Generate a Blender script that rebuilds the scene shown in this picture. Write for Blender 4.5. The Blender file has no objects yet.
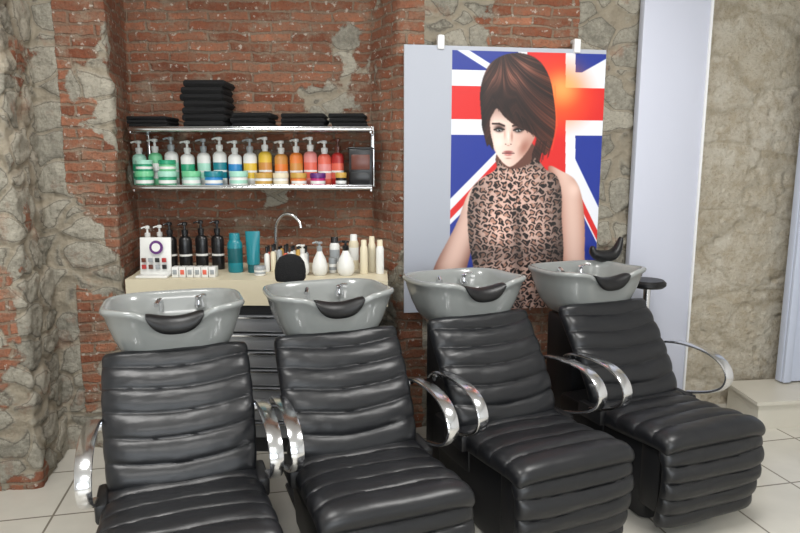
import bpy, bmesh, math, random
import numpy as np
from mathutils import Vector, Matrix, noise
random.seed(7)
scene=bpy.context.scene
scene.view_settings.view_transform='Standard'
scene.view_settings.exposure=0.0

# ---------------------------------------------------------------- materials
MATS={}
def srgb(c):
    out=[]
    for v in c[:3]:
        v=v/255.0
        out.append(v/12.92 if v<=0.04045 else ((v+0.055)/1.055)**2.4)
    return tuple(out)
def mat(name,col,rough=0.5,metal=0.0,bump=0.0,bscale=60,coat=0.0,trans=0.0,var=0.0):
    if name in MATS: return MATS[name]
    m=bpy.data.materials.new(name); m.use_nodes=True
    nt=m.node_tree; b=nt.nodes['Principled BSDF']
    c=srgb(col)
    b.inputs['Base Color'].default_value=(*c,1)
    b.inputs['Roughness'].default_value=rough
    b.inputs['Metallic'].default_value=metal
    b.inputs['Coat Weight'].default_value=coat
    b.inputs['Transmission Weight'].default_value=trans
    tc=nt.nodes.new('ShaderNodeTexCoord')
    nz=nt.nodes.new('ShaderNodeTexNoise'); nz.inputs['Scale'].default_value=bscale; nz.inputs['Detail'].default_value=4
    nt.links.new(tc.outputs['Object'],nz.inputs['Vector'])
    if var>0:
        mx=nt.nodes.new('ShaderNodeMix'); mx.data_type='RGBA'
        mx.inputs[6].default_value=(*[x*(1-var) for x in c],1); mx.inputs[7].default_value=(*[min(1,x*(1+var)) for x in c],1)
        nt.links.new(nz.outputs['Fac'],mx.inputs[0]); nt.links.new(mx.outputs[2],b.inputs['Base Color'])
    if bump>0:
        bp=nt.nodes.new('ShaderNodeBump'); bp.inputs['Strength'].default_value=bump; bp.inputs['Distance'].default_value=0.01
        nt.links.new(nz.outputs['Fac'],bp.inputs['Height']); nt.links.new(bp.outputs['Normal'],b.inputs['Normal'])
    MATS[name]=m
    return m

LEATHER=mat('black_leather',(23,24,27),0.37,bump=0.06,bscale=40)
PLASTIC=mat('black_plastic',(24,24,26),0.45,bump=0.03)
RUBBER=mat('black_rubber',(12,12,14),0.42,bump=0.05)
CHROME=mat('polished_aluminium',(228,229,232),0.17,1.0,bump=0.02,bscale=8)
CERAMIC=mat('grey_ceramic',(140,143,141),0.22,coat=0.4,var=0.05,bscale=4)
TOWEL=mat('black_towel',(14,14,16),0.95,bump=0.8,bscale=220)
CREAM=mat('cream_laminate',(206,196,170),0.45,var=0.04,bscale=6)
SILVER=mat('silver_drawer',(150,152,156),0.35,0.6,bump=0.02)
DARK=mat('dark_recess',(30,30,32),0.7,var=0.1)
WHITEP=mat('white_panel',(194,197,210),0.4,var=0.02,bscale=3)
WHITE=mat('white_plastic',(228,228,228),0.35,var=0.02)
GLASS=mat('shelf_steel',(190,195,198),0.22,0.8,bump=0.02)

# ---------------------------------------------------------------- mesh builder
class MB:
    def __init__(s): s.v=[];s.f=[];s.m=[];s.mats=[]
    def mi(s,m):
        if m not in s.mats: s.mats.append(m)
        return s.mats.index(m)
    def add(s,vs,fs,m,M=None):
        o=len(s.v)
        for p in vs:
            p=Vector(p)
            if M is not None: p=M@p
            s.v.append(tuple(p))
        if isinstance(m,(list,tuple)):
            idx=[s.mi(a) for a in m]
        else: idx=[s.mi(m)]*len(fs)
        for f,i in zip(fs,idx):
            s.f.append([o+k for k in f]); s.m.append(i)
    def lathe(s,prof,loc,seg=24,sx=1,sy=1,M=None):
        vs=[];fs=[];ms=[]
        for (r,z,_) in prof:
            for k in range(seg):
                a=2*math.pi*k/seg
                vs.append((loc[0]+r*sx*math.cos(a),loc[1]+r*sy*math.sin(a),loc[2]+z))
        for i in range(len(prof)-1):
            for k in range(seg):
                k2=(k+1)%seg
                fs.append((i*seg+k,i*seg+k2,(i+1)*seg+k2,(i+1)*seg+k)); ms.append(prof[i][2])
        fs.append(tuple(range(seg))[::-1]); ms.append(prof[0][2])
        n=len(prof)-1
        fs.append(tuple(n*seg+k for k in range(seg))); ms.append(prof[-1][2])
        s.add(vs,fs,ms,M)
    def box(s,c,size,m,bev=0.0,rz=0,seg=2,M=None,taper=1.0):
        bm=bmesh.new(); bmesh.ops.create_cube(bm,size=1)
        for v in bm.verts:
            t=taper if v.co.z<0 else 1
            v.co=Vector((v.co.x*size[0]*t,v.co.y*size[1]*t,v.co.z*size[2]))
        if bev>0: bmesh.ops.bevel(bm,geom=bm.edges[:],offset=bev,segments=seg,affect='EDGES',profile=0.5)
        R=Matrix.Translation(c)@Matrix.Rotation(rz,4,'Z')
        if M is not None: R=M@R
        bm.verts.index_update()
        s.add([v.co for v in bm.verts],[[v.index for v in f.verts] for f in bm.faces],m,R)
        bm.free()
    def tube(s,pts,r,m,seg=12,M=None,caps=True,flat=1.0,sub=6):
        P=spline(pts,sub) if sub>1 else [Vector(p) for p in pts]
        n=len(P); vs=[];fs=[]
        prev=None
        for i,p in enumerate(P):
            t=(P[min(i+1,n-1)]-P[max(i-1,0)]).normalized()
            if prev is None:
                a=Vector((0,0,1)) if abs(t.z)<0.9 else Vector((1,0,0))
                u=t.cross(a).normalized()
            else:
                u=(prev-t*prev.dot(t)).normalized()
            prev=u; w=t.cross(u)
            rr=r(i/(n-1)) if callable(r) else r
            for k in range(seg):
                a=2*math.pi*k/seg
                vs.append(p+u*rr*math.cos(a)+w*rr*flat*math.sin(a))
        for i in range(n-1):
            for k in range(seg):
                k2=(k+1)%seg
                fs.append((i*seg+k,i*seg+k2,(i+1)*seg+k2,(i+1)*seg+k))
        fs.append(tuple(range(seg))[::-1]); fs.append(tuple((n-1)*seg+k for k in range(seg)))
        s.add(vs,fs,m,M)
    def prism(s,poly,z0,z1,m):
        n=len(poly)
        vs=[(x,y,z0) for x,y in poly]+[(x,y,z1) for x,y in poly]
        fs=[tuple(range(n))[::-1],tuple(range(n,2*n))]
        for i in range(n):
            j=(i+1)%n; fs.append((i,j,n+j,n+i))
        s.add(vs,fs,m)
    def obj(s,name,parent=None,loc=None,angle=40,rz=0):
        me=bpy.data.meshes.new(name)
        me.from_pydata(s.v,[],s.f)
        for m in s.mats: me.materials.append(m)
        me.polygons.foreach_set('material_index',s.m)
        me.polygons.foreach_set('use_smooth',[True]*len(me.polygons))
        bm=bmesh.new(); bm.from_mesh(me); bmesh.ops.recalc_face_normals(bm,faces=bm.faces[:]); bm.to_mesh(me); bm.free()
        me.set_sharp_from_angle(angle=math.radians(angle))
        me.update()
        o=bpy.data.objects.new(name,me); scene.collection.objects.link(o)
        if parent: o.parent=parent
        if loc: o.location=loc
        o.rotation_euler=(0,0,rz)
        return o

def spline(pts,sub=8):
    P=[Vector(p) for p in pts]; n=len(P); out=[]
    for i in range(n-1):
        p0=P[max(i-1,0)];p1=P[i];p2=P[i+1];p3=P[min(i+2,n-1)]
        for k in range(sub):
            t=k/sub
            out.append(0.5*((2*p1)+(p2-p0)*t+(2*p0-5*p1+4*p2-p3)*t*t+(3*p1-p0-3*p2+p3)*t**3))
    out.append(P[-1]); return out
def resample(P,N):
    L=[0]
    for i in range(1,len(P)): L.append(L[-1]+(P[i]-P[i-1]).length)
    out=[];j=0
    for k in range(N):
        d=L[-1]*k/(N-1)
        while j<len(P)-2 and L[j+1]<d: j+=1
        t=(d-L[j])/max(1e-9,L[j+1]-L[j]); out.append(P[j].lerp(P[j+1],min(1,max(0,t))))
    return out,L[-1]

def cushion(mb,path,wfn,thf,thb,nrib,sag,amp,m,N=130,M=36,R=0.035,seed=0,wr=1.0):
    """padded slab swept along a (y,z) path, front face carries stitched channels"""
    P,L=resample(spline([(0,a,b) for a,b in path],10),N)
    rows=[]
    for i,p in enumerate(P):
        t=(P[min(i+1,N-1)]-P[max(i-1,0)]).normalized()
        nrm=Vector((0,-t.z,t.y))
        if nrm.y-nrm.z>0: nrm=-nrm
        s=i/(N-1); d=min(s,1-s)*L
        e=1.0 if d>=R else math.sqrt(max(0.0,1-(1-d/R)**2))
        e=max(e,0.03)
        w=wfn(s)-(R*0.5)*(1-e)
        row=[]
        ts=[-math.cos(math.pi*k/M) for k in range(M+1)]
        for tt in ts:
            q=(1-abs(tt)**7)**(1/2.4) if abs(tt)<1 else 0
            ph=nrib*s+sag*(tt*tt)+.07*noise.noise(Vector((tt*1.5+seed*2.3,s*4,1)))
            rib=abs(math.sin(math.pi*ph))**0.5-1
            nn=noise.noise(Vector((tt*1.6+seed*3.1,s*5,seed)))*0.004*wr+noise.noise(Vector((tt*7+seed,s*22,2)))*0.0016*wr
            h=thf*e*q+(amp*rib+nn)*e*min(1,q*1.15)
            ww=w+ .004*rib*e
            row.append(p+nrm*h+Vector((ww*tt,0,0)))
        for tt in ts[::-1][1:-1]:
            q=(1-abs(tt)**7)**(1/2.4)
            row.append(p-nrm*thb*e*q+Vector((w*tt,0,0)))
        rows.append(row)
    K=len(rows[0]); vs=[v for r in rows for v in r]; fs=[]
    for i in range(N-1):
        for k in range(K):
            k2=(k+1)%K
            fs.append((i*K+k,i*K+k2,(i+1)*K+k2,(i+1)*K+k))
    fs.append(tuple(range(K))[::-1]); fs.append(tuple((N-1)*K+k for k in range(K)))
    mb.add(vs,fs,m)

def band(mb,path,x0,hw,th,m,N=60):
    """flat polished strap swept along a (y,z) path at sideways position x0"""
    P,L=resample(spline([(x0,a,b) for i,(a,b) in enumerate(path)],12),N)
    vs=[];fs=[];K=12
    for i,p in enumerate(P):
        t=(P[min(i+1,N-1)]-P[max(i-1,0)]).normalized()
        u=Vector((1,0,0)); w=t.cross(u).normalized()
        s=i/(N-1); hh=max(hw*(1.0-0.35*abs(2*s-0.7)**2),hw*0.55)
        for k in range(K):
            a=2*math.pi*k/K; c=math.cos(a); sn=math.sin(a)
            vs.append(p+u*hh*math.copysign(abs(c)**0.5,c)+w*th*math.copysign(abs(sn)**0.7,sn))
    for i in range(N-1):
        for k in range(K):
            k2=(k+1)%K; fs.append((i*K+k,i*K+k2,(i+1)*K+k2,(i+1)*K+k))
    fs.append(tuple(range(K))[::-1]); fs.append(tuple((N-1)*K+k for k in range(K)))
    mb.add(vs,fs,m)

# ---------------------------------------------------------------- shampoo chair
def basin(mb):
    A=.250;B=.225;cy=.415;S=96
    rings=[(.02,.732,0),(.45,.737,0),(.66,.765,0),(.80,.815,.1),(.89,.868,.4),(.955,.92,.75),(.99,.952,1),(1.03,.962,1),(1.045,.972,1),(1.03,.982,1),(.985,.984,1),(.94,.974,1),(.90,.945,.8),(.85,.90,.5),(.76,.85,.2),(.55,.82,0),(.3,.81,0),(.02,.808,0)]
    vs=[];fs=[]
    for (sc,z,k) in rings:
        for j in range(S):
            a=2*math.pi*j/S; c=math.cos(a); s=math.sin(a); e=2/3.8
            x=A*math.copysign(abs(c)**e,c); y=B*math.copysign(abs(s)**e,s)
            fr=max(0.0,-s)
            g=math.exp(-(abs(x)/.105)**4)*(1 if s<0 else 0)
            wing=fr*min(1,abs(x)/.24)**2
            x*=1-0.10*(max(0,s))**2
            x*=1+0.05*wing*k
            yy=y*sc+0.03*g*k
            zz=z+k*(-.042*g+.024*wing-0.006*max(0,s))
            vs.append((x*sc,cy+yy,zz))
    for i in range(len(rings)-1):
        for j in range(S):
            j2=(j+1)%S; fs.append((i*S+j,i*S+j2,(i+1)*S+j2,(i+1)*S+j))
    fs.append(tuple(range(S))[::-1]); n=len(rings)-1
    fs.append(tuple(n*S+k for k in range(S)))
    mb.add(vs,fs,CERAMIC)

def chair(rear,yaw,seed):
    e=bpy.data.objects.new('shampoo_chair',None); scene.collection.objects.link(e)
    f=(math.sin(yaw),-math.cos(yaw))
    e.location=(rear[0]+f[0]*.64,rear[1]+f[1]*.64,0); e.rotation_euler=(0,0,yaw)
    mb=MB(); cushion(mb,[(.275,.825),(.235,.775),(.15,.67),(.07,.56),(.02,.47),(.0,.40)],lambda s:.258-.014*s+.008*math.sin(s*math.pi*1.0),.05,.035,6,.38,.017,LEATHER,seed=seed,wr=1.1); mb.obj('backrest_cushion',e,angle=70)
    mb=MB(); cushion(mb,[(.05,.40),(-.08,.395),(-.22,.405),(-.36,.42),(-.44,.42),(-.475,.395)],lambda s:.255+.012*s,.055,.05,5,-.15,.016,LEATHER,seed=seed+4,wr=1.1); mb.obj('seat_cushion',e,angle=70)
    mb=MB(); cushion(mb,[(-.43,.40),(-.462,.345),(-.462,.26),(-.448,.17),(-.42,.06)],lambda s:.265-.015*s,.045,.04,5,.1,.022,LEATHER,seed=seed+9); mb.obj('legrest_cushion',e,angle=70)
    mb=MB()
    mb.box((0,-.02,.185),(.42,.62,.37),PLASTIC,.04,taper=.92)
    mb.box((0,.12,.31),(.44,.34,.16),PLASTIC,.03)
    mb.box((0,-.34,.24),(.44,.12,.30),PLASTIC,.03)
    mb.tube([(0,.24,.72),(0,.14,.56),(0,.06,.40)],.03,PLASTIC)
    mb.obj('chair_base',e)
    mb=MB()
    mb.box((0,.43,.37),(.26,.24,.745),PLASTIC,.03)
    mb.box((0,.43,.012),(.34,.36,.024),PLASTIC,.01)
    mb.obj('basin_column',e)
    mb=MB(); basin(mb); mb.obj('wash_basin',e,angle=60)
    mb=MB()
    prof=[(.045,-.030),(.040,.002),(.022,.018),(-.002,.020),(-.022,.010),(-.034,-.012),(-.036,-.040),(-.028,-.052),(-.018,-.044),(-.012,-.02),(.004,-.002),(.022,-.006),(.034,-.032)]
    vs=[];fs=[];NS=28;K=len(prof)
    for i in range(NS+1):
        t=-1+2*i/NS; x=t*.100
        zb=.958+.030*abs(t)**2.2-.012
        sc=math.sqrt(max(0.05,1-abs(t)**3.5))
        for (py,pz) in prof:
            vs.append((x,.222-.012*abs(t)**2+py*(.55+.45*sc),zb+pz*sc*.85-(.004)))
    for i in range(NS):
        for k in range(K):
            k2=(k+1)%K; fs.append((i*K+k,i*K+k2,(i+1)*K+k2,(i+1)*K+k))
    fs.append(tuple(range(K))[::-1]); fs.append(tuple(NS*K+k for k in range(K)))
    mb.add(vs,fs,RUBBER); mb.obj('neck_rest',e,angle=70)
    mb=MB()
    mb.lathe([(.02,0,CHROME),(.02,.015,CHROME),(.015,.03,CHROME),(.016,.045,CHROME),(.008,.05,CHROME)],(.10,.575,.91),16)
    mb.tube([(.10,.575,.955),(.11,.555,.965),(.125,.53,.968)],.005,CHROME)
    mb.tube([(-.05,.58,.90),(-.05,.57,.935),(-.055,.55,.955),(-.07,.50,.945)],.010,CHROME)
    mb.lathe([(.03,0,CHROME),(.03,.006,CHROME),(.012,.008,DARK)],(0,.41,.808),20)
    mb.obj('mixer_tap',e)
    arm=[(.17,.60),(.12,.635),(.03,.655),(-.08,.662),(-.17,.652),(-.235,.622),(-.262,.575),(-.245,.525),(-.19,.485),(-.11,.452),(-.04,.43)]
    for sgn,nm in ((-1,'armrest_left'),(1,'armrest_right')):
        mb=MB()
        band(mb,arm,sgn*.280,.026,.007,CHROME)
        mb.lathe([(.02,-.014,CHROME),(.02,.012,CHROME)],(0,0,0),16,M=Matrix.Translation((sgn*.262,.155,.605))@Matrix.Rotation(math.pi/2,4,'Y'))
        mb.box((sgn*.258,-.02,.40),(.04,.16,.07),PLASTIC,.012)
        mb.obj(nm,e)
    return e
chair((-.965,2.67),math.radians(20),1)
chair((-.395,2.90),math.radians(21),2)
chair((.205,3.19),math.radians(23.5),3)
chair((.865,3.45),math.radians(21.5),4)

# ---------------------------------------------------------------- rough back wall
PATH=[(-2.75,2.62),(-1.68,2.80),(-1.78,3.22),(-1.43,3.25),(-1.54,3.75),(-.17,3.75),(-.005,3.47),(1.30,3.72),(1.74,3.80),(2.40,3.93),(3.1,4.02)]
def build_rough_wall():
    res=.0115
    P=[];N=[];U=[];u=0
    for i in range(len(PATH)-1):
        a=Vector(PATH[i]);b=Vector(PATH[i+1]);L=(b-a).length;n=max(2,int(L/res));d=(b-a)/L
        for k in range(n):
            P.append(a+d*(L*k/n)); N.append(Vector((d.y,-d.x))); U.append(u+L*k/n)
        u+=L
    P.append(Vector(PATH[-1]));N.append(N[-1]);U.append(u)
    for _ in range(4):
        P=[P[0]]+[(P[i-1]+P[i]*2+P[i+1])/4 for i in range(1,len(P)-1)]+[P[-1]]
    for _ in range(5):
        N=[N[0]]+[(N[i-1]+N[i]*2+N[i+1]).normalized() for i in range(1,len(N)-1)]+[N[-1]]
    H=2.95;nz=int(H/res)
    vs=[];col=[];uv=[]
    def sst(a,b,x):
        t=min(1,max(0,(x-a)/(b-a))); return t*t*(3-2*t)
    for i,p in enumerate(P):
        for j in range(nz+1):
            z=H*j/nz; uu=U[i]
            x=p.x
            if x<-1.60 and p.y<3.23:   # pier at left
                bias=.72 if x>-1.86 else .48
                if 1.0<z<1.75 and x<-1.88: bias=.18
                if z>1.9: bias+=.12
            elif x<-1.4 and p.y<3.3: bias=.32+(.38*math.exp(-((z-1.12)/.24)**2))*(1 if x<-1.5 else .4)
            elif p.y>3.7 and x<0: bias=.12
            elif x<.12: bias=.2+ (.15 if z>2.3 else 0)
            elif x<.34: bias=.85
            elif x<.98: bias=.40
            else: bias=.95
            lime=sst(1.5,1.6,x)
            nv=noise.fractal(Vector((uu*2.3,z*2.3,1.7)),1.0,2.0,5)*.55
            st=sst(.36,.60,bias+nv) if lime<1 else 0
            w=noise.noise(Vector((uu*7,z*7,9)))*.35; w2=noise.noise(Vector((uu*7+7,z*7,4)))*.35
            if lime>.5: c=Vector((uu*1.7+w*.4,z*3.0+w2*.4,5.0))
            else: c=Vector((uu*4.6+w,z*7.2+w2,0.0))
            d,pt=noise.voronoi(c)
            jt=min(1,max(0,(d[1]-d[0])*(5 if lime>.5 else 3.6)))
            cell=(math.sin(pt[0].x*127.1+pt[0].y*311.7)*43758.5453)%1.0
            fr=noise.fractal(Vector((uu*12,z*12,3)),.7,2.1,5)
            big=noise.noise(Vector((uu*1.9,z*1.9,8)))
            dsp=big*.014+fr*.006
            dsp+=st*(1-lime)*(min(1,jt*1.5)**.7*.020-.014+ (cell-.5)*.014+fr*.006)
            dsp+=lime*(jt**.5*.010-.006+fr*.003-max(0,fr-.2)*.035)
            n=N[i]
            vs.append((p.x+n.x*dsp,p.y+n.y*dsp,z)); col.append((st,lime,cell,jt)); uv.append((uu,z))
    fs=[]
    for i in range(len(P)-1):
        for j in range(nz):
            a=i*(nz+1)+j; b=(i+1)*(nz+1)+j
            fs.append((a,b,b+1,a+1))
    me=bpy.data.meshes.new('wall_back'); me.from_pydata(vs,[],fs)
    at=me.color_attributes.new('wm','FLOAT_COLOR','POINT')
    at.data.foreach_set('color',np.array(col,dtype=np.float32).ravel())
    ul=me.uv_layers.new(name='UVMap')
    li=np.zeros(len(me.loops),dtype=np.int32); me.loops.foreach_get('vertex_index',li)
    ul.data.foreach_set('uv',np.array(uv,dtype=np.float32)[li].ravel())
    me.polygons.foreach_set('use_smooth',[True]*len(me.polygons))
    o=bpy.data.objects.new('wall_back',me); scene.collection.objects.link(o)
    return o

def wall_mat():
    m=bpy.data.materials.new('old_brick_and_stone'); m.use_nodes=True
    nt=m.node_tree; N=nt.nodes; L=nt.links; b=N['Principled BSDF']
    b.inputs['Roughness'].default_value=.9
    b.inputs['Specular IOR Level'].default_value=.25
    def mix(f,a,c,bt='MIX'):
        x=N.new('ShaderNodeMix'); x.data_type='RGBA'; x.blend_type=bt
        for sock,val in ((0,f),(6,a),(7,c)):
            if isinstance(val,bpy.types.NodeSocket): L.new(val,x.inputs[sock])
            elif sock==0: x.inputs[0].default_value=val
            else: x.inputs[sock].default_value=(*val,1)
        return x.outputs[2]
    def noi(scale,det=4,vec=None,rough=.6):
        x=N.new('ShaderNodeTexNoise'); x.inputs['Scale'].default_value=scale; x.inputs['Detail'].default_value=det; x.inputs['Roughness'].default_value=rough
        L.new(vec if vec else uvv,x.inputs['Vector']); return x
    def ramp(v,a,c):
        x=N.new('ShaderNodeMapRange'); x.inputs[1].default_value=a; x.inputs[2].default_value=c; L.new(v,x.inputs[0]); return x.outputs[0]
    def math_(op,a,c):
        x=N.new('ShaderNodeMath'); x.operation=op
        for i,val in enumerate((a,c)):
            if isinstance(val,bpy.types.NodeSocket): L.new(val,x.inputs[i])
            else: x.inputs[i].default_value=val
        return x.outputs[0]
    uvn=N.new('ShaderNodeUVMap'); uvn.uv_map='UVMap'; uvv=uvn.outputs[0]
    at=N.new('ShaderNodeAttribute'); at.attribute_name='wm'
    sep=N.new('ShaderNodeSeparateColor'); L.new(at.outputs['Color'],sep.inputs[0])
    st0,li,ce=sep.outputs; jt0=at.outputs['Alpha']
    dn=noi(9,4)
    vm=N.new('ShaderNodeVectorMath'); vm.operation='MULTIPLY_ADD'
    L.new(dn.outputs['Color'],vm.inputs[0]); vm.inputs[1].default_value=(.05,.05,0); L.new(uvv,vm.inputs[2])
    br=N.new('ShaderNodeTexBrick'); L.new(vm.outputs[0],br.inputs['Vector'])
    br.inputs['Scale'].default_value=1; br.inputs['Mortar Size'].default_value=.009; br.inputs['Mortar Smooth'].default_value=.5
    br.inputs['Brick Width'].default_value=.23; br.inputs['Row Height'].default_value=.055; br.inputs['Bias'].default_value=-.05
    br.inputs['Color1'].default_value=(*srgb((148,88,64)),1); br.inputs['Color2'].default_value=(*srgb((196,134,104)),1)
    br.inputs['Mortar'].default_value=(*srgb((160,140,120)),1)
    n1=noi(2.6,6); n2=noi(30,6); n3=noi(10,8,rough=.75); n4=noi(60,4,rough=.7); n5=noi(5.5,8,rough=.7); n6=noi(18,8,rough=.8)
    st=ramp(math_('ADD',st0,math_('MULTIPLY',math_('SUBTRACT',n6.outputs['Fac'],.5),1.6)),.40,.58)
    jt=math_('ADD',jt0,math_('MULTIPLY',math_('SUBTRACT',n6.outputs['Fac'],.5),.7))
    c=mix(ramp(n1.outputs['Fac'],.42,.62),br.outputs['Color'],mix(.45,br.outputs['Color'],srgb((112,78,64))))
    c=mix(math_('MULTIPLY',ramp(n3.outputs['Fac'],.46,.62),.75),c,srgb((152,124,104)))
    c=mix(math_('MULTIPLY',ramp(n5.outputs['Fac'],.54,.64),.75),c,srgb((168,152,132)))
    c=mix(math_('MULTIPLY',ramp(n4.outputs['Fac'],.5,.72),.5),c,srgb((96,62,50)))
    c=mix(math_('MULTIPLY',ramp(n2.outputs['Fac'],.60,.66),.85),c,srgb((216,205,192)))
    sc=mix(ce,srgb((138,134,122)),srgb((190,183,167)))
    sc=mix(math_('MULTIPLY',ramp(n6.outputs['Fac'],.42,.66),.7),sc,srgb((206,199,182)))
    sc=mix(math_('MULTIPLY',ramp(n4.outputs['Fac'],.5,.68),.5),sc,srgb((122,116,104)))
    sc=mix(math_('MULTIPLY',ramp(jt,.42,.18),.85),sc,srgb((176,164,144)))
    sc=mix(math_('MULTIPLY',ramp(math_('ABSOLUTE',math_('SUBTRACT',jt,.42),0.0),.10,.0),.7),sc,srgb((92,84,74)))
    sc=mix(math_('MULTIPLY',ramp(n5.outputs['Fac'],.56,.66),.45),sc,srgb((158,112,88)))
    c=mix(st,c,sc)
    lc=mix(ce,srgb((198,188,168)),srgb((214,206,190)))
    lc=mix(math_('MULTIPLY',ramp(n3.outputs['Fac'],.44,.60),.8),lc,srgb((184,170,146)))
    lc=mix(math_('MULTIPLY',ramp(n6.outputs['Fac'],.53,.66),.65),lc,srgb((164,148,124)))
    lc=mix(math_('MULTIPLY',ramp(n4.outputs['Fac'],.58,.70),.6),lc,srgb((136,122,102)))
    lc=mix(math_('MULTIPLY',ramp(n5.outputs['Fac'],.52,.60),.6),lc,srgb((220,213,198)))
    lc=mix(math_('MULTIPLY',ramp(jt0,.28,.02),.55),lc,srgb((160,148,126)))
    c=mix(li,c,lc)
    L.new(c,b.inputs['Base Color'])
    inv=math_('SUBTRACT',1.0,br.outputs['Fac'])
    notst=math_('SUBTRACT',1.0,math_('MAXIMUM',st,li))
    h=math_('MULTIPLY',math_('MULTIPLY',inv,notst),.8)
    h=math_('ADD',h,math_('MULTIPLY',n2.outputs['Fac'],1.0))
    h=math_('ADD',h,math_('MULTIPLY',n6.outputs['Fac'],2.0))
    h=math_('ADD',h,math_('MULTIPLY',n4.outputs['Fac'],.5))
    h=math_('ADD',h,math_('MULTIPLY',n3.outputs['Fac'],1.6))
    bp=N.new('ShaderNodeBump'); bp.inputs['Strength'].default_value=.9; bp.inputs['Distance'].default_value=.015
    L.new(h,bp.inputs['Height']); L.new(bp.outputs['Normal'],b.inputs['Normal'])
    return m
wb=build_rough_wall(); wb.data.materials.append(wall_mat())

# ---------------------------------------------------------------- room shell
PLASTER=mat('white_plaster',(218,217,214),.8,bump=.1,var=.03)
def floor_mat():
    m=bpy.data.materials.new('beige_tiles'); m.use_nodes=True
    nt=m.node_tree;N=nt.nodes;L=nt.links;b=N['Principled BSDF']
    tc=N.new('ShaderNodeTexCoord'); mp=N.new('ShaderNodeMapping'); mp.inputs['Rotation'].default_value=(0,0,math.radians(-12)); mp.inputs['Location'].default_value=(.1,.12,0)
    L.new(tc.outputs['Object'],mp.inputs[0])
    br=N.new('ShaderNodeTexBrick'); br.offset=0; L.new(mp.outputs[0],br.inputs['Vector'])
    br.inputs['Scale'].default_value=1;br.inputs['Brick Width'].default_value=.42;br.inputs['Row Height'].default_value=.42;br.inputs['Mortar Size'].default_value=.005
    br.inputs['Color1'].default_value=(*srgb((202,198,187)),1);br.inputs['Color2'].default_value=(*srgb((208,204,193)),1);br.inputs['Mortar'].default_value=(*srgb((130,123,112)),1)
    nz=N.new('ShaderNodeTexNoise'); nz.inputs['Scale'].default_value=9; nz.inputs['Detail'].default_value=5; L.new(tc.outputs['Object'],nz.inputs['Vector'])
    mx=N.new('ShaderNodeMix'); mx.data_type='RGBA'; mx.blend_type='MULTIPLY'; mx.inputs[0].default_value=.15
    L.new(br.outputs['Color'],mx.inputs[6]); L.new(nz.outputs['Fac'],mx.inputs[7])
    L.new(mx.outputs[2],b.inputs['Base Color']); b.inputs['Roughness'].default_value=.22
    bp=N.new('ShaderNodeBump'); bp.invert=True; bp.inputs['Strength'].default_value=.3; bp.inputs['Distance'].default_value=.003
    L.new(br.outputs['Fac'],bp.inputs['Height']); L.new(bp.outputs[0],b.inputs['Normal'])
    return m
FM=floor_mat()
mb=MB(); mb.box((.17,.5,-.05),(6.1,7.4,.1),FM); mb.obj('floor')
mb=MB(); mb.box((.17,.5,2.99),(6.1,7.4,.1),PLASTER); mb.obj('ceiling')
mb=MB(); mb.box((-2.8,-.2,1.47),(.1,5.7,2.94),PLASTER); mb.obj('wall_left')
mb=MB(); mb.box((3.15,.5,1.47),(.1,7.2,2.94),PLASTER); mb.obj('wall_right')
mb=MB(); mb.box((.17,-3.05,1.47),(6.1,.1,2.94),PLASTER); mb.obj('wall_front')

STEP=mat('step_tile',(200,195,182),.35,var=.05,bscale=12)
mb=MB(); mb.prism([(2.04,3.46),(3.08,3.60),(3.08,3.93),(2.04,3.80)],0,.15,STEP); mb.prism([(2.02,3.44),(3.08,3.585),(3.08,3.93),(2.02,3.80)],.15,.17,STEP); mb.obj('door_step')
DOORM=mat('door_paint',(192,199,216),.4,var=.02,bscale=3)
mb=MB()
M=Matrix.Translation((2.685,3.83,0))@Matrix.Rotation(math.radians(8),4,'Z')
mb.box((0,0,1.24),(.72,.05,2.12),DOORM,.006,M=M)
mb.box((-.33,-.03,1.24),(.05,.03,2.12),DOORM,.006,M=M)
mb.box((0,-.03,2.27),(.72,.03,.05),DOORM,.006,M=M)
mb.box((.02,-.03,.42),(.48,.015,.3),DOORM,.006,M=M)
mb.tube([(-.22,-.05,1.1),(-.22,-.08,1.1),(-.13,-.085,1.1)],.01,CHROME,M=M)
mb.obj('door_1')

mb=MB()
M=Matrix.Translation((1.515,3.695,0))@Matrix.Rotation(math.radians(9),4,'Z')
mb.box((0,0,1.47),(.40,.05,2.93),WHITEP,.004,M=M)
mb.box((.196,-.008,1.47),(.012,.06,2.92),WHITE,.002,M=M)
mb.obj('wall_panel')

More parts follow.
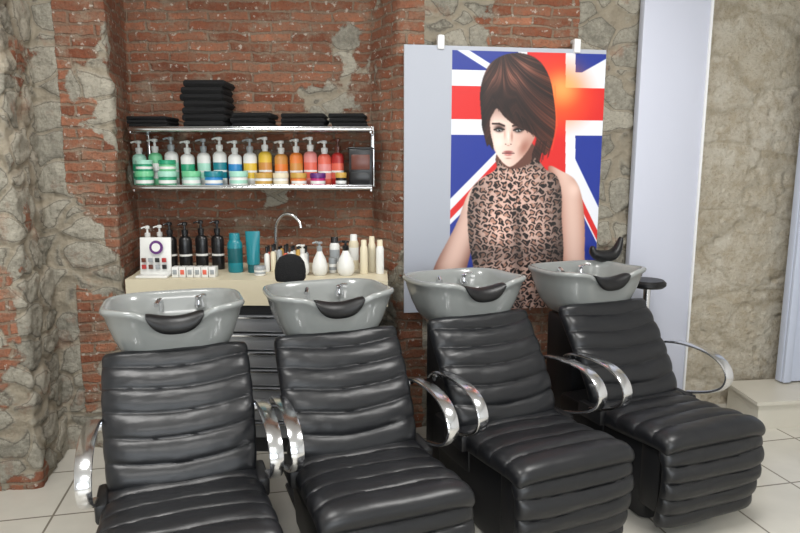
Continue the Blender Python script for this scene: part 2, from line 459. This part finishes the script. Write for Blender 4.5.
# ---------------------------------------------------------------- poster
def poster():
    X0,Y0,X1,Y1=.022,3.405,1.108,3.578
    W=math.hypot(X1-X0,Y1-Y0); ang=math.atan2(Y1-Y0,X1-X0); zt,zb=2.105,.70
    nu,nv=440,560
    U=np.linspace(404,605,nu+1)[None,:].repeat(nv+1,0)
    T=np.linspace(0,1,nv+1)[:,None].repeat(nu+1,1)   # 0 top
    PY=48+T*(zt-zb)/.005366
    PX=400+(U-400)/(1+(PY-52)*.000257)
    img=np.zeros(U.shape+(3,))
    img[:]=(172,176,186)
    img-= (T*14)[...,None]
    def setc(mask,c,a=1.0):
        am=(mask*a)[...,None]
        img[:]=img*(1-am)+np.array(c,float)*am
    def inside(pts,sm=6):
        if sm>1:
            n=len(pts);Q=[]
            for i in range(n):
                p0,p1,p2,p3=[np.array(pts[(i+k-1)%n],float) for k in range(4)]
                for k in range(sm):
                    t=k/sm; Q.append(.5*(2*p1+(p2-p0)*t+(2*p0-5*p1+4*p2-p3)*t*t+(3*p1-p0-3*p2+p3)*t**3))
        else: Q=[np.array(p,float) for p in pts]
        ins=np.zeros(PX.shape,bool); n=len(Q)
        for i in range(n):
            x1,y1=Q[i];x2,y2=Q[(i+1)%n]
            if y1==y2: continue
            ins^=((y1>PY)!=(y2>PY))&(PX<(x2-x1)*(PY-y1)/(y2-y1)+x1)
        return ins
    def blur(mk,n):
        f=mk.astype(float)
        for _ in range(n):
            g=f.copy(); g[1:-1,1:-1]=(f[1:-1,1:-1]*2+f[:-2,1:-1]+f[2:,1:-1]+f[1:-1,:-2]+f[1:-1,2:])/6; f=g
        return f
    def poly(pts,c=None,sm=6,a=1.0,bl=2):
        ins=inside(pts,sm)
        if c is not None: setc(blur(ins,bl),c,a)
        return ins
    def put(mask,colr,bl=2):
        f=blur(mask,bl)[...,None]; img[:]=img*(1-f)+colr*f
    def ell(cx,cy,rx,ry,c,a=1.0,soft=1.0,rot=0,clip=None):
        dx=PX-cx;dy=PY-cy; ca,sa=math.cos(rot),math.sin(rot)
        d=np.sqrt(((dx*ca+dy*sa)/rx)**2+((-dx*sa+dy*ca)/ry)**2)
        mm=np.clip((1-d)/max(1e-3,soft),0,1)
        mm=mm*mm*(3-2*mm)
        if clip is not None: mm=mm*clip
        setc(mm,c,a)
    def line(x1,y1,x2,y2,w,c,a=1.0,clip=None):
        vx,vy=x2-x1,y2-y1;l2=vx*vx+vy*vy
        t=np.clip(((PX-x1)*vx+(PY-y1)*vy)/l2,0,1)
        d=np.hypot(PX-x1-t*vx,PY-y1-t*vy)
        mm=np.clip((w-d)*1.2+.5,0,1)*(1 if w>.5 else w/.5)
        if clip is not None: mm=mm*clip
        setc(mm,c,a)
    def tab(x,seed):
        r_=np.random.RandomState(seed).rand(512); x=x%511; i=np.floor(x).astype(int); f=x-i; f=f*f*(3-2*f)
        return r_[i]*(1-f)+r_[(i+1)%512]*f
    flag=((U>=450)&(PY>=52)).astype(float)
    blue=(28,48,140); red=(208,36,34); white=(222,224,232)
    setc(flag,blue)
    line(548,125,618,268,9,white,clip=flag); line(543,125,612,268,2.5,red,clip=flag)
    line(528,126,430,226,9,white,clip=flag); line(522,131,430,230,3,red,clip=flag)
    line(535,95,440,40,3,white,clip=flag); line(556,90,640,44,6,white,clip=flag)
    setc(flag*((PX>515)&(PX<573)),white); setc(flag*((PY>70)&(PY<132)),white)
    setc(flag*((PX>524)&(PX<563)),red); setc(flag*((PY>85)&(PY<117)),red)
    ell(556,92,50,50,(250,104,36),.85,soft=1.0,clip=flag)
    ell(560,86,26,24,(255,196,110),.6,soft=1.0,clip=flag)
    skin=np.array((216,182,168.))
    la=poly([(484,174),(472,180),(463,195),(456,215),(445,238),(434,260),(426,285),(420,314),(452,314),(457,290),(465,262),(471,235),(476,205)])
    cxa=np.interp(PY,[175,215,260,314],[474,466,449,438])
    k=np.clip(np.abs(PX-cxa)/15,0,1)**2*.8
    put(la,skin*(1-k[...,None])+np.array((116,74,62.))*k[...,None])
    ra=poly([(545,164),(560,168),(573,177),(580,195),(583,225),(583,260),(586,314),(562,314),(560,270),(558,230),(556,200)])
    cxa=np.interp(PY,[165,195,314],[560,569,575]); k=np.clip(np.abs(PX-cxa)/15,0,1)**2*.85
    put(ra,skin*(1-k[...,None])+np.array((140,80,62.))*k[...,None])
    ell(573,186,10,12,(246,220,208),.5,1,clip=ra.astype(float)); ell(468,195,6,16,(244,216,202),.5,1,rot=.3,clip=la.astype(float))
    poly([(496,148),(529,140),(532,160),(514,170),(495,164)],(96,60,50),4)
    top=poly([(496,157),(492,166),(480,174),(470,184),(465,205),(466,235),(470,262),(473,285),(470,314),(562,314),(559,285),(561,250),(559,215),(559,190),(554,173),(542,165),(532,152),(526,160),(514,165),(503,164)])
    def leo(G,x,y,seed):
        jit=np.random.RandomState(seed).rand(90,120,4)
        gx=np.floor((x-380)/G).astype(int); gy=np.floor(y/G).astype(int)
        best=np.full(x.shape,9.0); an=np.zeros(x.shape); jj=np.zeros(x.shape); bsec=np.full(x.shape,9.0)
        for ax in (-1,0,1):
            for ay in (-1,0,1):
                ix=np.clip(gx+ax,0,89); iy=np.clip(gy+ay,0,119); j=jit[ix,iy]
                dx=(x-380)/G-(gx+ax+.2+.6*j[...,0]); dy=y/G-(gy+ay+.2+.6*j[...,1])
                d=np.hypot(dx,dy); mk=d<best
                bsec=np.where(mk,best,np.minimum(bsec,d))
                best=np.where(mk,d,best); an=np.where(mk,np.arctan2(dy,dx)+j[...,2]*6.28,an); jj=np.where(mk,j[...,3],jj)
        return best,an,jj,bsec-best
    bx=PX+3*np.sin((PY-190)/22)*np.sign(PX-513)+.9*np.sin(PY*.9+PX*.4); by=PY+.0018*(PX-513)**2+.9*np.sin(PX*.8)
    best,an,jj,gap=leo(7.4,bx,by,5)
    base=np.array((214,178,164.))[None,None]*np.ones(PX.shape+(1,))
    rg=(gap>.19)&(gap<.55)&(best>.16)&(np.cos(an)<.80)|((jj<.18)&(best<.25))
    ce=blur((gap>=.5)|(best<.2),1)[...,None]*.5
    base=base*(1-ce)+np.array((146,92,70.))*ce
    rgb_=blur(rg,1)[...,None]; base=base*(1-rgb_)+np.array((24,17,18.))*rgb_
    sh=1-.62*np.clip(np.abs(PX-510)/52,0,1)**2.2
    sh=sh*(1+.16*np.exp(-(((PX-492)/14)**2+((PY-222)/20)**2))+.13*np.exp(-(((PX-536)/13)**2+((PY-222)/20)**2)))
    sh=sh*(1-.32*np.exp(-((PX-515)/6)**2)*(PY>205))*(1-.28*np.exp(-((PY-252)/12)**2))
    sh=sh*(1-.35*np.exp(-((PY-158)/7)**2))
    put(top,base*sh[...,None])
    # face
    face=poly([(485,96),(485,118),(487,133),(491,146),(497,156),(504,162.5),(510,162),(519,154),(527,143),(533,128),(533,98)])
    k=np.clip((PX-496)/36,0,1)**1.3*.62
    k2=np.clip((490-PX)/6+.2,0,1)*.35
    k3=np.clip((120-PY)/14,0,1)*.55
    cc=np.array((238,212,200.))*(1-k[...,None])+np.array((150,92,76.))*k[...,None]
    cc=cc*(1-k2[...,None])+np.array((150,104,90.))*k2[...,None]
    cc=cc*(1-k3[...,None])+np.array((100,60,50.))*k3[...,None]
    put(face,cc)
    fm=face.astype(float)
    ell(488.5,147,5,12,(160,106,90),.65,1,rot=-.35,clip=fm); ell(521,144,8,14,(150,92,76),.7,1,rot=.45,clip=fm)
    ell(495.5,139,6,6,(252,230,220),.6,1,clip=fm); ell(514,140,5,5,(228,190,172),.5,1,clip=fm)
    for ex,ey,r in ((496,127.2,.08),(515.2,127.6,-.06)):
        ell(ex,ey-2.2,8.5,6.8,(70,42,38),.9,1,clip=fm)
        ell(ex,ey-.6,6.0,3.4,(18,12,12),.95,.8,clip=fm)
        ell(ex,ey,3.3,1.05,(180,180,182),.9,.45,rot=r); ell(ex+.2,ey-.1,1.4,1.3,(30,40,44),1,.4)
        ell(ex+.2,ey-.1,.7,.7,(5,5,5),1,.4)
        line(ex-5,ey-.4,ex-1,ey-1.7,.6,(8,5,5)); line(ex-1,ey-1.7,ex+5,ey-.8,.6,(8,5,5))
        ell(ex+.7,ey-.6,.4,.4,(240,240,240),1,.4)
    line(489.5,121,496,121,.9,(36,20,16),.9); line(496,121,501,123,.9,(36,20,16),.9)
    line(509.5,123,516,121.2,.9,(36,20,16),.9); line(516,121.2,522,121.4,.7,(36,20,16),.8)
    ell(501.5,131,1.8,8,(186,134,116),.5,1,clip=fm); ell(508.6,133,2.2,9,(156,100,84),.6,1,clip=fm)
    ell(505,133,1.3,8,(255,238,228),.75,1); ell(505,138.6,2.2,1.8,(244,212,198),.8,1)
    ell(502.4,140.9,1.3,.8,(96,48,42),.9,.8); ell(507.6,140.9,1.3,.8,(86,42,36),.9,.8); ell(505,142.2,3,1,(170,112,98),.6,1)
    ell(505,148.4,6.6,1.8,(150,78,76),.9,.7); ell(505,151.2,5.4,2.1,(190,112,108),.9,.7); line(499.2,149.8,510.8,149.8,.5,(74,30,32),.85); ell(504,151.2,2.2,.9,(228,172,168),.6,1)
    ell(505,154.8,5,1.4,(160,108,94),.6,1); ell(504.5,159,4.5,2.4,(236,204,190),.5,1)
    # hair : short bob, long fringe swept across the brow
    hp=[(478.5,116),(477,94),(480,77),(487,64),(499,56),(514,53),(528,55.5),(539,63),(547,77),(551,96),(553,116),(551,134),(546,147),(542,152),(539,149),(535,158),(532,154),(529,158),(529,150),(532,142),(533,135),(529,131),(523,127.5),(516,124.5),(508,120),(500,113),(494,106),(490,111),(487,118),(487.5,130),(490,141),(490,147),(486,141),(484,143),(481,132),(479,124)]
    hair=poly(hp,None,4)
    cx0,cy0=499,46
    dx=PX-cx0; dy=PY-cy0; r=np.hypot(dx,dy)
    th=np.arctan2(dy,dx)+.0045*r*np.sign(dx-2)*np.clip(np.abs(dx-2)/12,0,1)
    s1=tab(th*48+300,1); s2=tab(th*20+250,2); s3=tab(th*110+400,3); s4=tab(th*9+200+r*.02,4)
    kk=(.3*s1+.3*s2+.2*s3+.2*s4)
    g0=31+10*(s4-.5)
    gl=np.exp(-((r-g0)/12)**2)*(.15+.85*s1*s2*1.4)
    rightw=np.clip((PX-520)/30,0,1)
    cc=np.array((20,12,12.))+(kk**1.5)[...,None]*np.array((56,32,24.))+gl[...,None]*np.array((66,44,36.))+(rightw*s3*s2)[...,None]*np.array((70,28,12.))
    cc=cc*(1-.35*np.clip((484-PX)/6,0,1))[...,None]
    put(hair,cc,2)
    rr=np.random.RandomState(11)
    for i in range(34):
        t=rr.rand(); x1=492+t*40; y1=102+t*27
        L_=5+7*rr.rand()
        line(x1-3,y1-8,x1+2+2*rr.rand(),y1-8+L_+4,.35,(26,14,12),.85,clip=np.clip(fm+hair,0,1))
    for i in range(12):
        t=rr.rand(); x1=530+t*20; line(x1+1,138,x1-2-2*rr.rand(),151+8*rr.rand(),.35,(34,16,12),.8)
    line(552,84,554,122,.8,(224,104,48),.45); line(554,122,549,146,.8,(224,104,48),.35)
    img_=np.clip(img,0,255)/255.0
    lin=np.where(img_<=.04045,img_/12.92,((img_+.055)/1.055)**2.4)
    c,s=math.cos(ang),math.sin(ang)
    S=np.linspace(0,W,nu+1)[None,:].repeat(nv+1,0); Z=zt-T*(zt-zb)
    V=np.stack([S*c,S*s,Z-zb],-1).reshape(-1,3)
    idx=np.arange((nv+1)*(nu+1)).reshape(nv+1,nu+1)
    F=np.stack([idx[:-1,:-1],idx[1:,:-1],idx[1:,1:],idx[:-1,1:]],-1).reshape(-1,4)
    n0=len(V); th_=.018; nx,ny=-s,c
    ex=[]
    for off in (.0006,th_):
        for (sx,zz) in ((0,0),(W,0),(W,zt-zb),(0,zt-zb)):
            ex.append((sx*c+nx*off,sx*s+ny*off,zz))
    V=np.vstack([V,np.array(ex)])
    faces=F.tolist()+[[n0+a for a in q] for q in ((0,1,2,3),(7,6,5,4),(0,4,5,1),(1,5,6,2),(2,6,7,3),(3,7,4,0))]
    me=bpy.data.meshes.new('poster'); me.from_pydata(V.tolist(),[],faces)
    colr=np.ones((len(V),4),dtype=np.float32); colr[:n0,:3]=lin.reshape(-1,3); colr[n0:,:3]=.6
    a=me.color_attributes.new('print','FLOAT_COLOR','POINT'); a.data.foreach_set('color',colr.ravel())
    m=bpy.data.materials.new('printed_poster'); m.use_nodes=True; nt=m.node_tree
    at=nt.nodes.new('ShaderNodeAttribute'); at.attribute_name='print'
    nt.links.new(at.outputs['Color'],nt.nodes['Principled BSDF'].inputs['Base Color']); nt.nodes['Principled BSDF'].inputs['Roughness'].default_value=.42
    me.materials.append(m)
    o=bpy.data.objects.new('poster',me); o.location=(X0,Y0,zb); scene.collection.objects.link(o)
    for sx in (.19,.93):
        b=MB(); M=Matrix.Translation((sx*c,sx*s,zt-zb))@Matrix.Rotation(ang,4,'Z')
        b.box((0,.004,.015),(.035,.035,.07),WHITE,.004,M=M); b.box((0,.035,.045),(.02,.06,.02),WHITE,.003,M=M)
        b.obj('hanging_clip',o)
poster()

# ---------------------------------------------------------------- shelf unit
mb=MB()
for z in (1.385,1.69):
    mb.box((-.79,3.57,z-.011),(1.28,.26,.012),GLASS,.003)
    mb.tube([(-1.43,3.44,z-.008),(-.15,3.44,z-.008)],.011,CHROME,sub=1)
    mb.box((-.79,3.452,z-.004),(1.28,.006,.022),CHROME,.002)
for x in (-1.425,-.155):
    mb.box((x,3.69,1.54),(.02,.02,.34),CHROME,.003)
    for z in (1.37,1.675): mb.box((x,3.57,z-.004),(.012,.26,.02),CHROME,.002)
shelf=mb.obj('wall_shelf')

def towels(name,x,y,z,w,d,n,h):
    mb=MB()
    for i in range(n):
        jx=random.uniform(-.010,.010); ww=w*random.uniform(.93,1)
        zz=z+h*(i+.5)
        mb.box((x+jx,y,zz),(ww,d,h*1.04),TOWEL,h*.40,rz=random.uniform(-.04,.04),seg=4)
        mb.box((x+jx+.01,y-.006,zz),(ww*.94,d,h*.30),TOWEL,h*.12,seg=2)
    mb.obj(name)
towels('folded_towels',-1.335,3.57,1.692,.22,.20,3,.020)
towels('folded_towels',-1.035,3.57,1.692,.235,.22,7,.035)
towels('folded_towels',-.79,3.57,1.692,.22,.20,3,.026)
towels('folded_towels',-.52,3.57,1.692,.24,.20,3,.025)
towels('folded_towels',-.275,3.57,1.692,.20,.20,3,.025)

# ---------------------------------------------------------------- products
def C(n,c,r=.3): return mat('prod_'+n,c,r,var=.03,bscale=20)
COL={'green':C('green',(40,150,110)),'mint':C('mint',(160,210,190)),'lgreen':C('lgreen',(110,190,140)),'teal':C('teal',(20,120,132)),
'white':C('white',(222,222,218)),'blue':C('blue',(40,130,190)),'yellow':C('yellow',(215,180,60)),'orange':C('orange',(215,120,50)),
'amber':C('amber',(195,135,65)),'coral':C('coral',(215,100,80)),'pink':C('pink',(215,135,130)),'magenta':C('magenta',(180,40,110)),'red':C('red',(170,46,44)),
'purple':C('purple',(90,40,110)),'brown':C('brown',(95,45,30)),'black':C('black',(20,20,22)),'gold':C('gold',(190,150,70)),'cream':C('cream',(215,205,178)),'grey':C('grey',(150,155,158)),'dteal':C('dteal',(10,84,90))}
def pump_bottle(x,y,z,h,r,body,label,cap,name='pump_bottle',rz=None,oval=.75):
    mb=MB(); b,l,c=COL[body],COL[label],COL[cap]; hb=h*.70
    mb.lathe([(r*.88,0,b),(r,hb*.04,b),(r,hb*.22,l),(r*1.004,hb*.24,l),(r*1.004,hb*.40,COL['grey'] if label=='white' else COL['white']),(r*1.004,hb*.46,l),(r*1.004,hb*.66,l),(r,hb*.68,b),(r,hb*.88,b),(r*.8,hb*.96,b),(r*.42,hb,c),(r*.42,hb+h*.04,c),(r*.5,hb+h*.045,c),(r*.5,hb+h*.13,c),(r*.2,hb+h*.14,c),(r*.18,hb+h*.22,c),(r*.42,hb+h*.23,c),(r*.42,hb+h*.285,c),(r*.2,hb+h*.30,c)],(0,0,0),20,sy=oval)
    mb.tube([(0,0,hb+h*.262),(-r*.5,-r*.2,hb+h*.265),(-r*1.0,-r*.4,hb+h*.24)],r*.14,c,seg=8)
    mb.obj(name,loc=(x,y,z),rz=rz if rz is not None else random.uniform(-.5,.5))
def flip_bottle(x,y,z,h,r,body,label,cap,name='shampoo_bottle'):
    mb=MB(); b,l,c=COL[body],COL[label],COL[cap]
    mb.lathe([(r*.9,0,b),(r,h*.03,b),(r,h*.25,l),(r*1.003,h*.27,l),(r*1.003,h*.6,l),(r,h*.62,b),(r*.98,h*.74,b),(r*.75,h*.82,c),(r*.72,h*.825,c),(r*.70,h*.98,c),(r*.6,h,c)],(0,0,0),20,sy=.75)
    mb.obj(name,loc=(x,y,z))
def jar(x,y,z,h,r,body,lid,name='cream_jar'):
    mb=MB(); b,c=COL[body],COL[lid]; w=COL['white']
    mb.lathe([(r*.86,0,b),(r*.95,h*.04,b),(r*.97,h*.2,w if body!='white' else c),(r*.98,h*.42,b),(r*.96,h*.6,b),(r*.9,h*.62,c),(r*1.02,h*.64,c),(r*1.03,h*.95,c),(r*.97,h,c)],(0,0,0),28)
    mb.obj(name,loc=(x,y,z))
def tube_(x,y,z,h,r,body,cap,name='squeeze_tube'):
    mb=MB(); b,c=COL[body],COL[cap]; 
    vs=[];fs=[];S=20;lv=[(0,.9,.9,1),(.2,.9,.9,1),(.2,1,1,0),(.45,1.03,.9,0),(.75,1.1,.5,0),(.97,1.15,.1,0),(1,1.15,.08,0)];ms=[]
    for t,sx,sy,_ in lv:
        for k in range(S):
            a=2*math.pi*k/S; vs.append((r*sx*math.cos(a),r*sy*math.sin(a),h*t))
    for i in range(len(lv)-1):
        for k in range(S):
            k2=(k+1)%S; fs.append((i*S+k,i*S+k2,(i+1)*S+k2,(i+1)*S+k)); ms.append(c if lv[i][3] else b)
    fs.append(tuple(range(S))[::-1]);ms.append(c);fs.append(tuple((len(lv)-1)*S+k for k in range(S)));ms.append(b)
    mb.add(vs,fs,ms); mb.obj(name,loc=(x,y,z))
SZ=1.3815
def sx(px,Y): return (px-400)/640/1.008*Y
back=[(141,'mint','green','white'),(157,'lgreen','white','white'),(173,'white','mint','grey'),(189,'white','green','white'),(205,'white','mint','grey'),(221,'white','teal','white'),(236,'white','blue','white'),(251,'white','yellow','grey'),(266,'yellow','amber','white'),(282,'amber','orange','white'),(297,'orange','amber','white'),(311,'pink','coral','white'),(325,'coral','pink','white'),(338,'red','coral','brown')]
for i,(px,b,l,c) in enumerate(back):
    pump_bottle(sx(px,3.62),3.62,SZ,.250+.010*(i%3),.038,b,l,c)
front=[(145,'green','lgreen'),(168,'green','mint'),(192,'mint','lgreen'),(214,'blue','teal'),(239,'white','mint'),(264,'white','gold'),(281,'white','cream'),(299,'orange','gold'),(318,'magenta','purple')]
for px,b,l in front:
    jar(sx(px,3.51),3.51,SZ,.082 if px<250 else .072,.049 if px<270 else .042,b,l)
jar(sx(145,3.505),3.51,SZ+.0815,.06,.045,'green','mint')
jar(sx(168,3.505),3.51,SZ+.0815,.06,.045,'lgreen','green')
jar(sx(341,3.50),3.50,SZ,.075,.03,'black','gold')
mb=MB(); BK=COL['black']
mb.box((0,0,.1),(.13,.13,.2),BK,.006); mb.box((0,-.068,.13),(.10,.006,.08),COL['brown'],.002); mb.box((0,-.068,.05),(.10,.006,.05),COL['black'],.001); mb.box((0,0,.205),(.135,.135,.012),BK,.004)
mb.obj('product_display_box',loc=(-.215,3.60,SZ))

# ---------------------------------------------------------------- counter
mb=MB()
poly=[(-1.385,3.17),(-.06,3.12),(-.07,3.42),(-.235,3.70),(-1.47,3.70),(-1.40,3.32)]
mb.prism(poly,.80,.93,CREAM)
body=[(-1.36,3.21),(-.10,3.16),(-.11,3.41),(-.26,3.68),(-1.44,3.68),(-1.37,3.34)]
mb.prism(body,0,.80,DARK)
for i in range(7):
    mb.box((-.72,3.175,.13+.095*i),(.56,.03,.085),SILVER,.006,rz=-.037)
    mb.box((-.72,3.155,.165+.095*i),(.5,.012,.010),CHROME,.002,rz=-.037)
mb.obj('cabinet_counter')
CZ=.9305
def cx(px,Y): return (px-400)/640/.985*Y
mb=MB(); X=cx(277,3.55)
mb.lathe([(.028,0,CHROME),(.028,.01,CHROME),(.018,.02,CHROME),(.018,.06,CHROME),(.012,.07,CHROME)],(0,0,0),20)
mb.tube([(0,0,.05),(0,0,.18),(.01,-.005,.25),(.05,-.02,.295),(.10,-.04,.295),(.14,-.05,.26),(.15,-.055,.225)],.0105,CHROME)
mb.tube([(.015,0,.045),(.05,0,.055),(.075,0,.075)],.006,CHROME)
mb.obj('kitchen_tap',loc=(X,3.55,CZ))
mb=MB()
CW=COL['white']
mb.box((0,0,.10),(.16,.012,.2),CW,.003,M=Matrix.Rotation(-.12,4,'X'))
mb.box((0,-.02,.006),(.16,.10,.012),CW,.003)
mb.lathe([(.035,0,COL['purple']),(.035,.002,COL['purple'])],(0,0,0),20,M=Matrix.Translation((0.01,-.003,.15))@Matrix.Rotation(math.pi/2-.12,4,'X'))
mb.lathe([(.022,0,CW),(.022,.002,CW)],(0,0,0),20,M=Matrix.Translation((0.01,-.006,.15))@Matrix.Rotation(math.pi/2-.12,4,'X'))
for i in range(4):
    for j in range(2):
        mb.box((-.055+.035*i,-.012,.05+.035*j),(.022,.006,.022),COL[['red','brown','grey','black'][(i+j)%4]],.001)
mb.obj('brochure_display',loc=(cx(156,3.26),3.26,CZ))
pump_bottle(cx(150,3.48),3.48,CZ,.24,.03,'white','grey','white'); pump_bottle(cx(162,3.52),3.52,CZ,.24,.03,'white','white','white')
for px,h in ((172,.26),(187,.26),(203,.27),(219,.27)):
    mb_=pump_bottle(cx(px,3.48),3.48,CZ,h,.035,'black','black','black')
flip_bottle(cx(236,3.38),3.38,CZ,.21,.04,'teal','dteal','teal'); tube_(cx(254,3.38),3.38,CZ,.22,.034,'teal','dteal')
mb=MB()
for i in range(6):
    mb.box((-.1+.038*i,0,.027),(.034,.05,.054),COL['white'],.002,rz=random.uniform(-.05,.05)); mb.box((-.1+.038*i,-.0262,.028),(.02,.002,.024),COL[['grey','coral','grey'][i%3]],.0005)
mb.obj('sample_boxes',loc=(cx(196,3.24),3.24,CZ))
mb=MB()
for i in range(7):
    for j in range(2):
        xx=-.1+.034*i; c=COL[['white','cream','grey','coral','white','gold','white'][(i+j*3)%7]]
        mb.lathe([(.014,0,c),(.015,.004,c),(.015,.09+.01*(i%3),c),(.007,.10+.01*(i%3),COL['black']),(.008,.135+.01*(i%2),COL['black'])],(xx,.045*j,0),12)
mb.obj('treatment_vials',loc=(cx(286,3.40),3.40,CZ))
def vase(px,Y,h,r,c,cap):
    mb=MB(); a=COL[c]; k=COL[cap]
    mb.lathe([(r*.7,0,a),(r*.98,h*.1,a),(r,h*.28,a),(r*.8,h*.48,a),(r*.42,h*.66,a),(r*.32,h*.72,k),(r*.36,h*.74,k),(r*.36,h*.86,k),(r*.15,h*.87,k),(r*.15,h*.94,k),(r*.4,h*.95,k),(r*.4,h,k)],(0,0,0),24)
    mb.tube([(0,0,h*.975),(-r*.5,0,h*.98),(-r*.9,0,h*.95)],r*.12,k,seg=8)
    mb.obj('dispenser_bottle',loc=(cx(px,Y),Y,CZ))
vase(303,3.29,.16,.034,'white','white'); vase(320,3.29,.175,.040,'white','grey'); vase(346,3.29,.18,.045,'white','black')
flip_bottle(cx(335,3.46),3.46,CZ,.18,.028,'white','grey','black')
flip_bottle(cx(354,3.50),3.50,CZ,.19,.028,'cream','white','white')
for i,(px,c) in enumerate(((364,'cream'),(372,'cream'),(380,'white'))):
    flip_bottle(cx(px,3.33+.06*(i%2)),3.33+.06*(i%2),CZ,.18+.012*(i%2),.021,c,c,'cream')
jar(cx(260,3.28),3.28,CZ,.05,.03,'white','grey')
jar(cx(333,3.36),3.36,CZ,.08,.022,'white','grey')

mb=MB()
prof=[(.062,0,TOWEL),(.07,.012,TOWEL),(.072,.05,TOWEL),(.066,.085,TOWEL),(.048,.112,TOWEL),(.02,.124,TOWEL),(.004,.126,TOWEL)]
mb.lathe(prof,(0,0,0),28,sy=.45)
mb.obj('rolled_black_towel',loc=(-.505,2.905,.972),rz=.3)
mb=MB()
P=spline([(-.085,0,.085),(-.075,0,.05),(-.03,0,.030),(.03,0,.034),(.065,0,.07),(.085,0,.13)],6)
mb.tube([tuple(p) for p in P],lambda s:.046*(.30+.70*math.sin(math.pi*min(1,max(0,s)))) ,RUBBER,seg=14,sub=1,flat=.7)
mb.obj('rubber_neck_pad',loc=(1.13,3.47,.975),rz=.2)
mb=MB()
mb.lathe([(.085,0,RUBBER),(.098,.012,RUBBER),(.098,.028,RUBBER),(.085,.04,RUBBER)],(0,0,.83),32)
mb.lathe([(.02,0,CHROME),(.02,.82,CHROME)],(0,0,.015),16)
mb.lathe([(.10,0,PLASTIC),(.10,.012,PLASTIC),(.03,.03,PLASTIC)],(0,0,0),32)
mb.obj('pedestal_tray',loc=(1.37,3.48,0))

# ---------------------------------------------------------------- lights
def area(name,loc,rot,sx_,sy_,e,col=(1,1,1)):
    l=bpy.data.lights.new(name,'AREA'); l.shape='RECTANGLE'; l.size=sx_; l.size_y=sy_; l.energy=e; l.color=col
    o=bpy.data.objects.new(name,l); o.location=loc; o.rotation_euler=rot; scene.collection.objects.link(o)
area('ceiling_light_left',(-1.0,1.8,2.9),(0,0,0),.7,.7,38,(1,.985,.96))
area('ceiling_light_right',(1.1,2.0,2.9),(0,0,0),.7,.7,45,(1,.985,.96))
area('ceiling_light_rear',(0,-.6,2.9),(0,0,0),1.2,.8,46,(1,.99,.98))
area('shopfront_daylight',(.3,-2.9,1.6),(math.radians(90),0,0),3.6,2.0,100,(.86,.93,1))
w=bpy.data.worlds.new('World'); scene.world=w; w.use_nodes=True
w.node_tree.nodes['Background'].inputs[0].default_value=(.6,.65,.7,1); w.node_tree.nodes['Background'].inputs[1].default_value=.4

cam=bpy.data.cameras.new('Camera'); cam.lens=28.8; cam.sensor_width=36
co=bpy.data.objects.new('Camera',cam); co.location=(0,0,1.52); co.rotation_euler=(math.radians(90-9.4),0,0)
scene.collection.objects.link(co); scene.camera=co
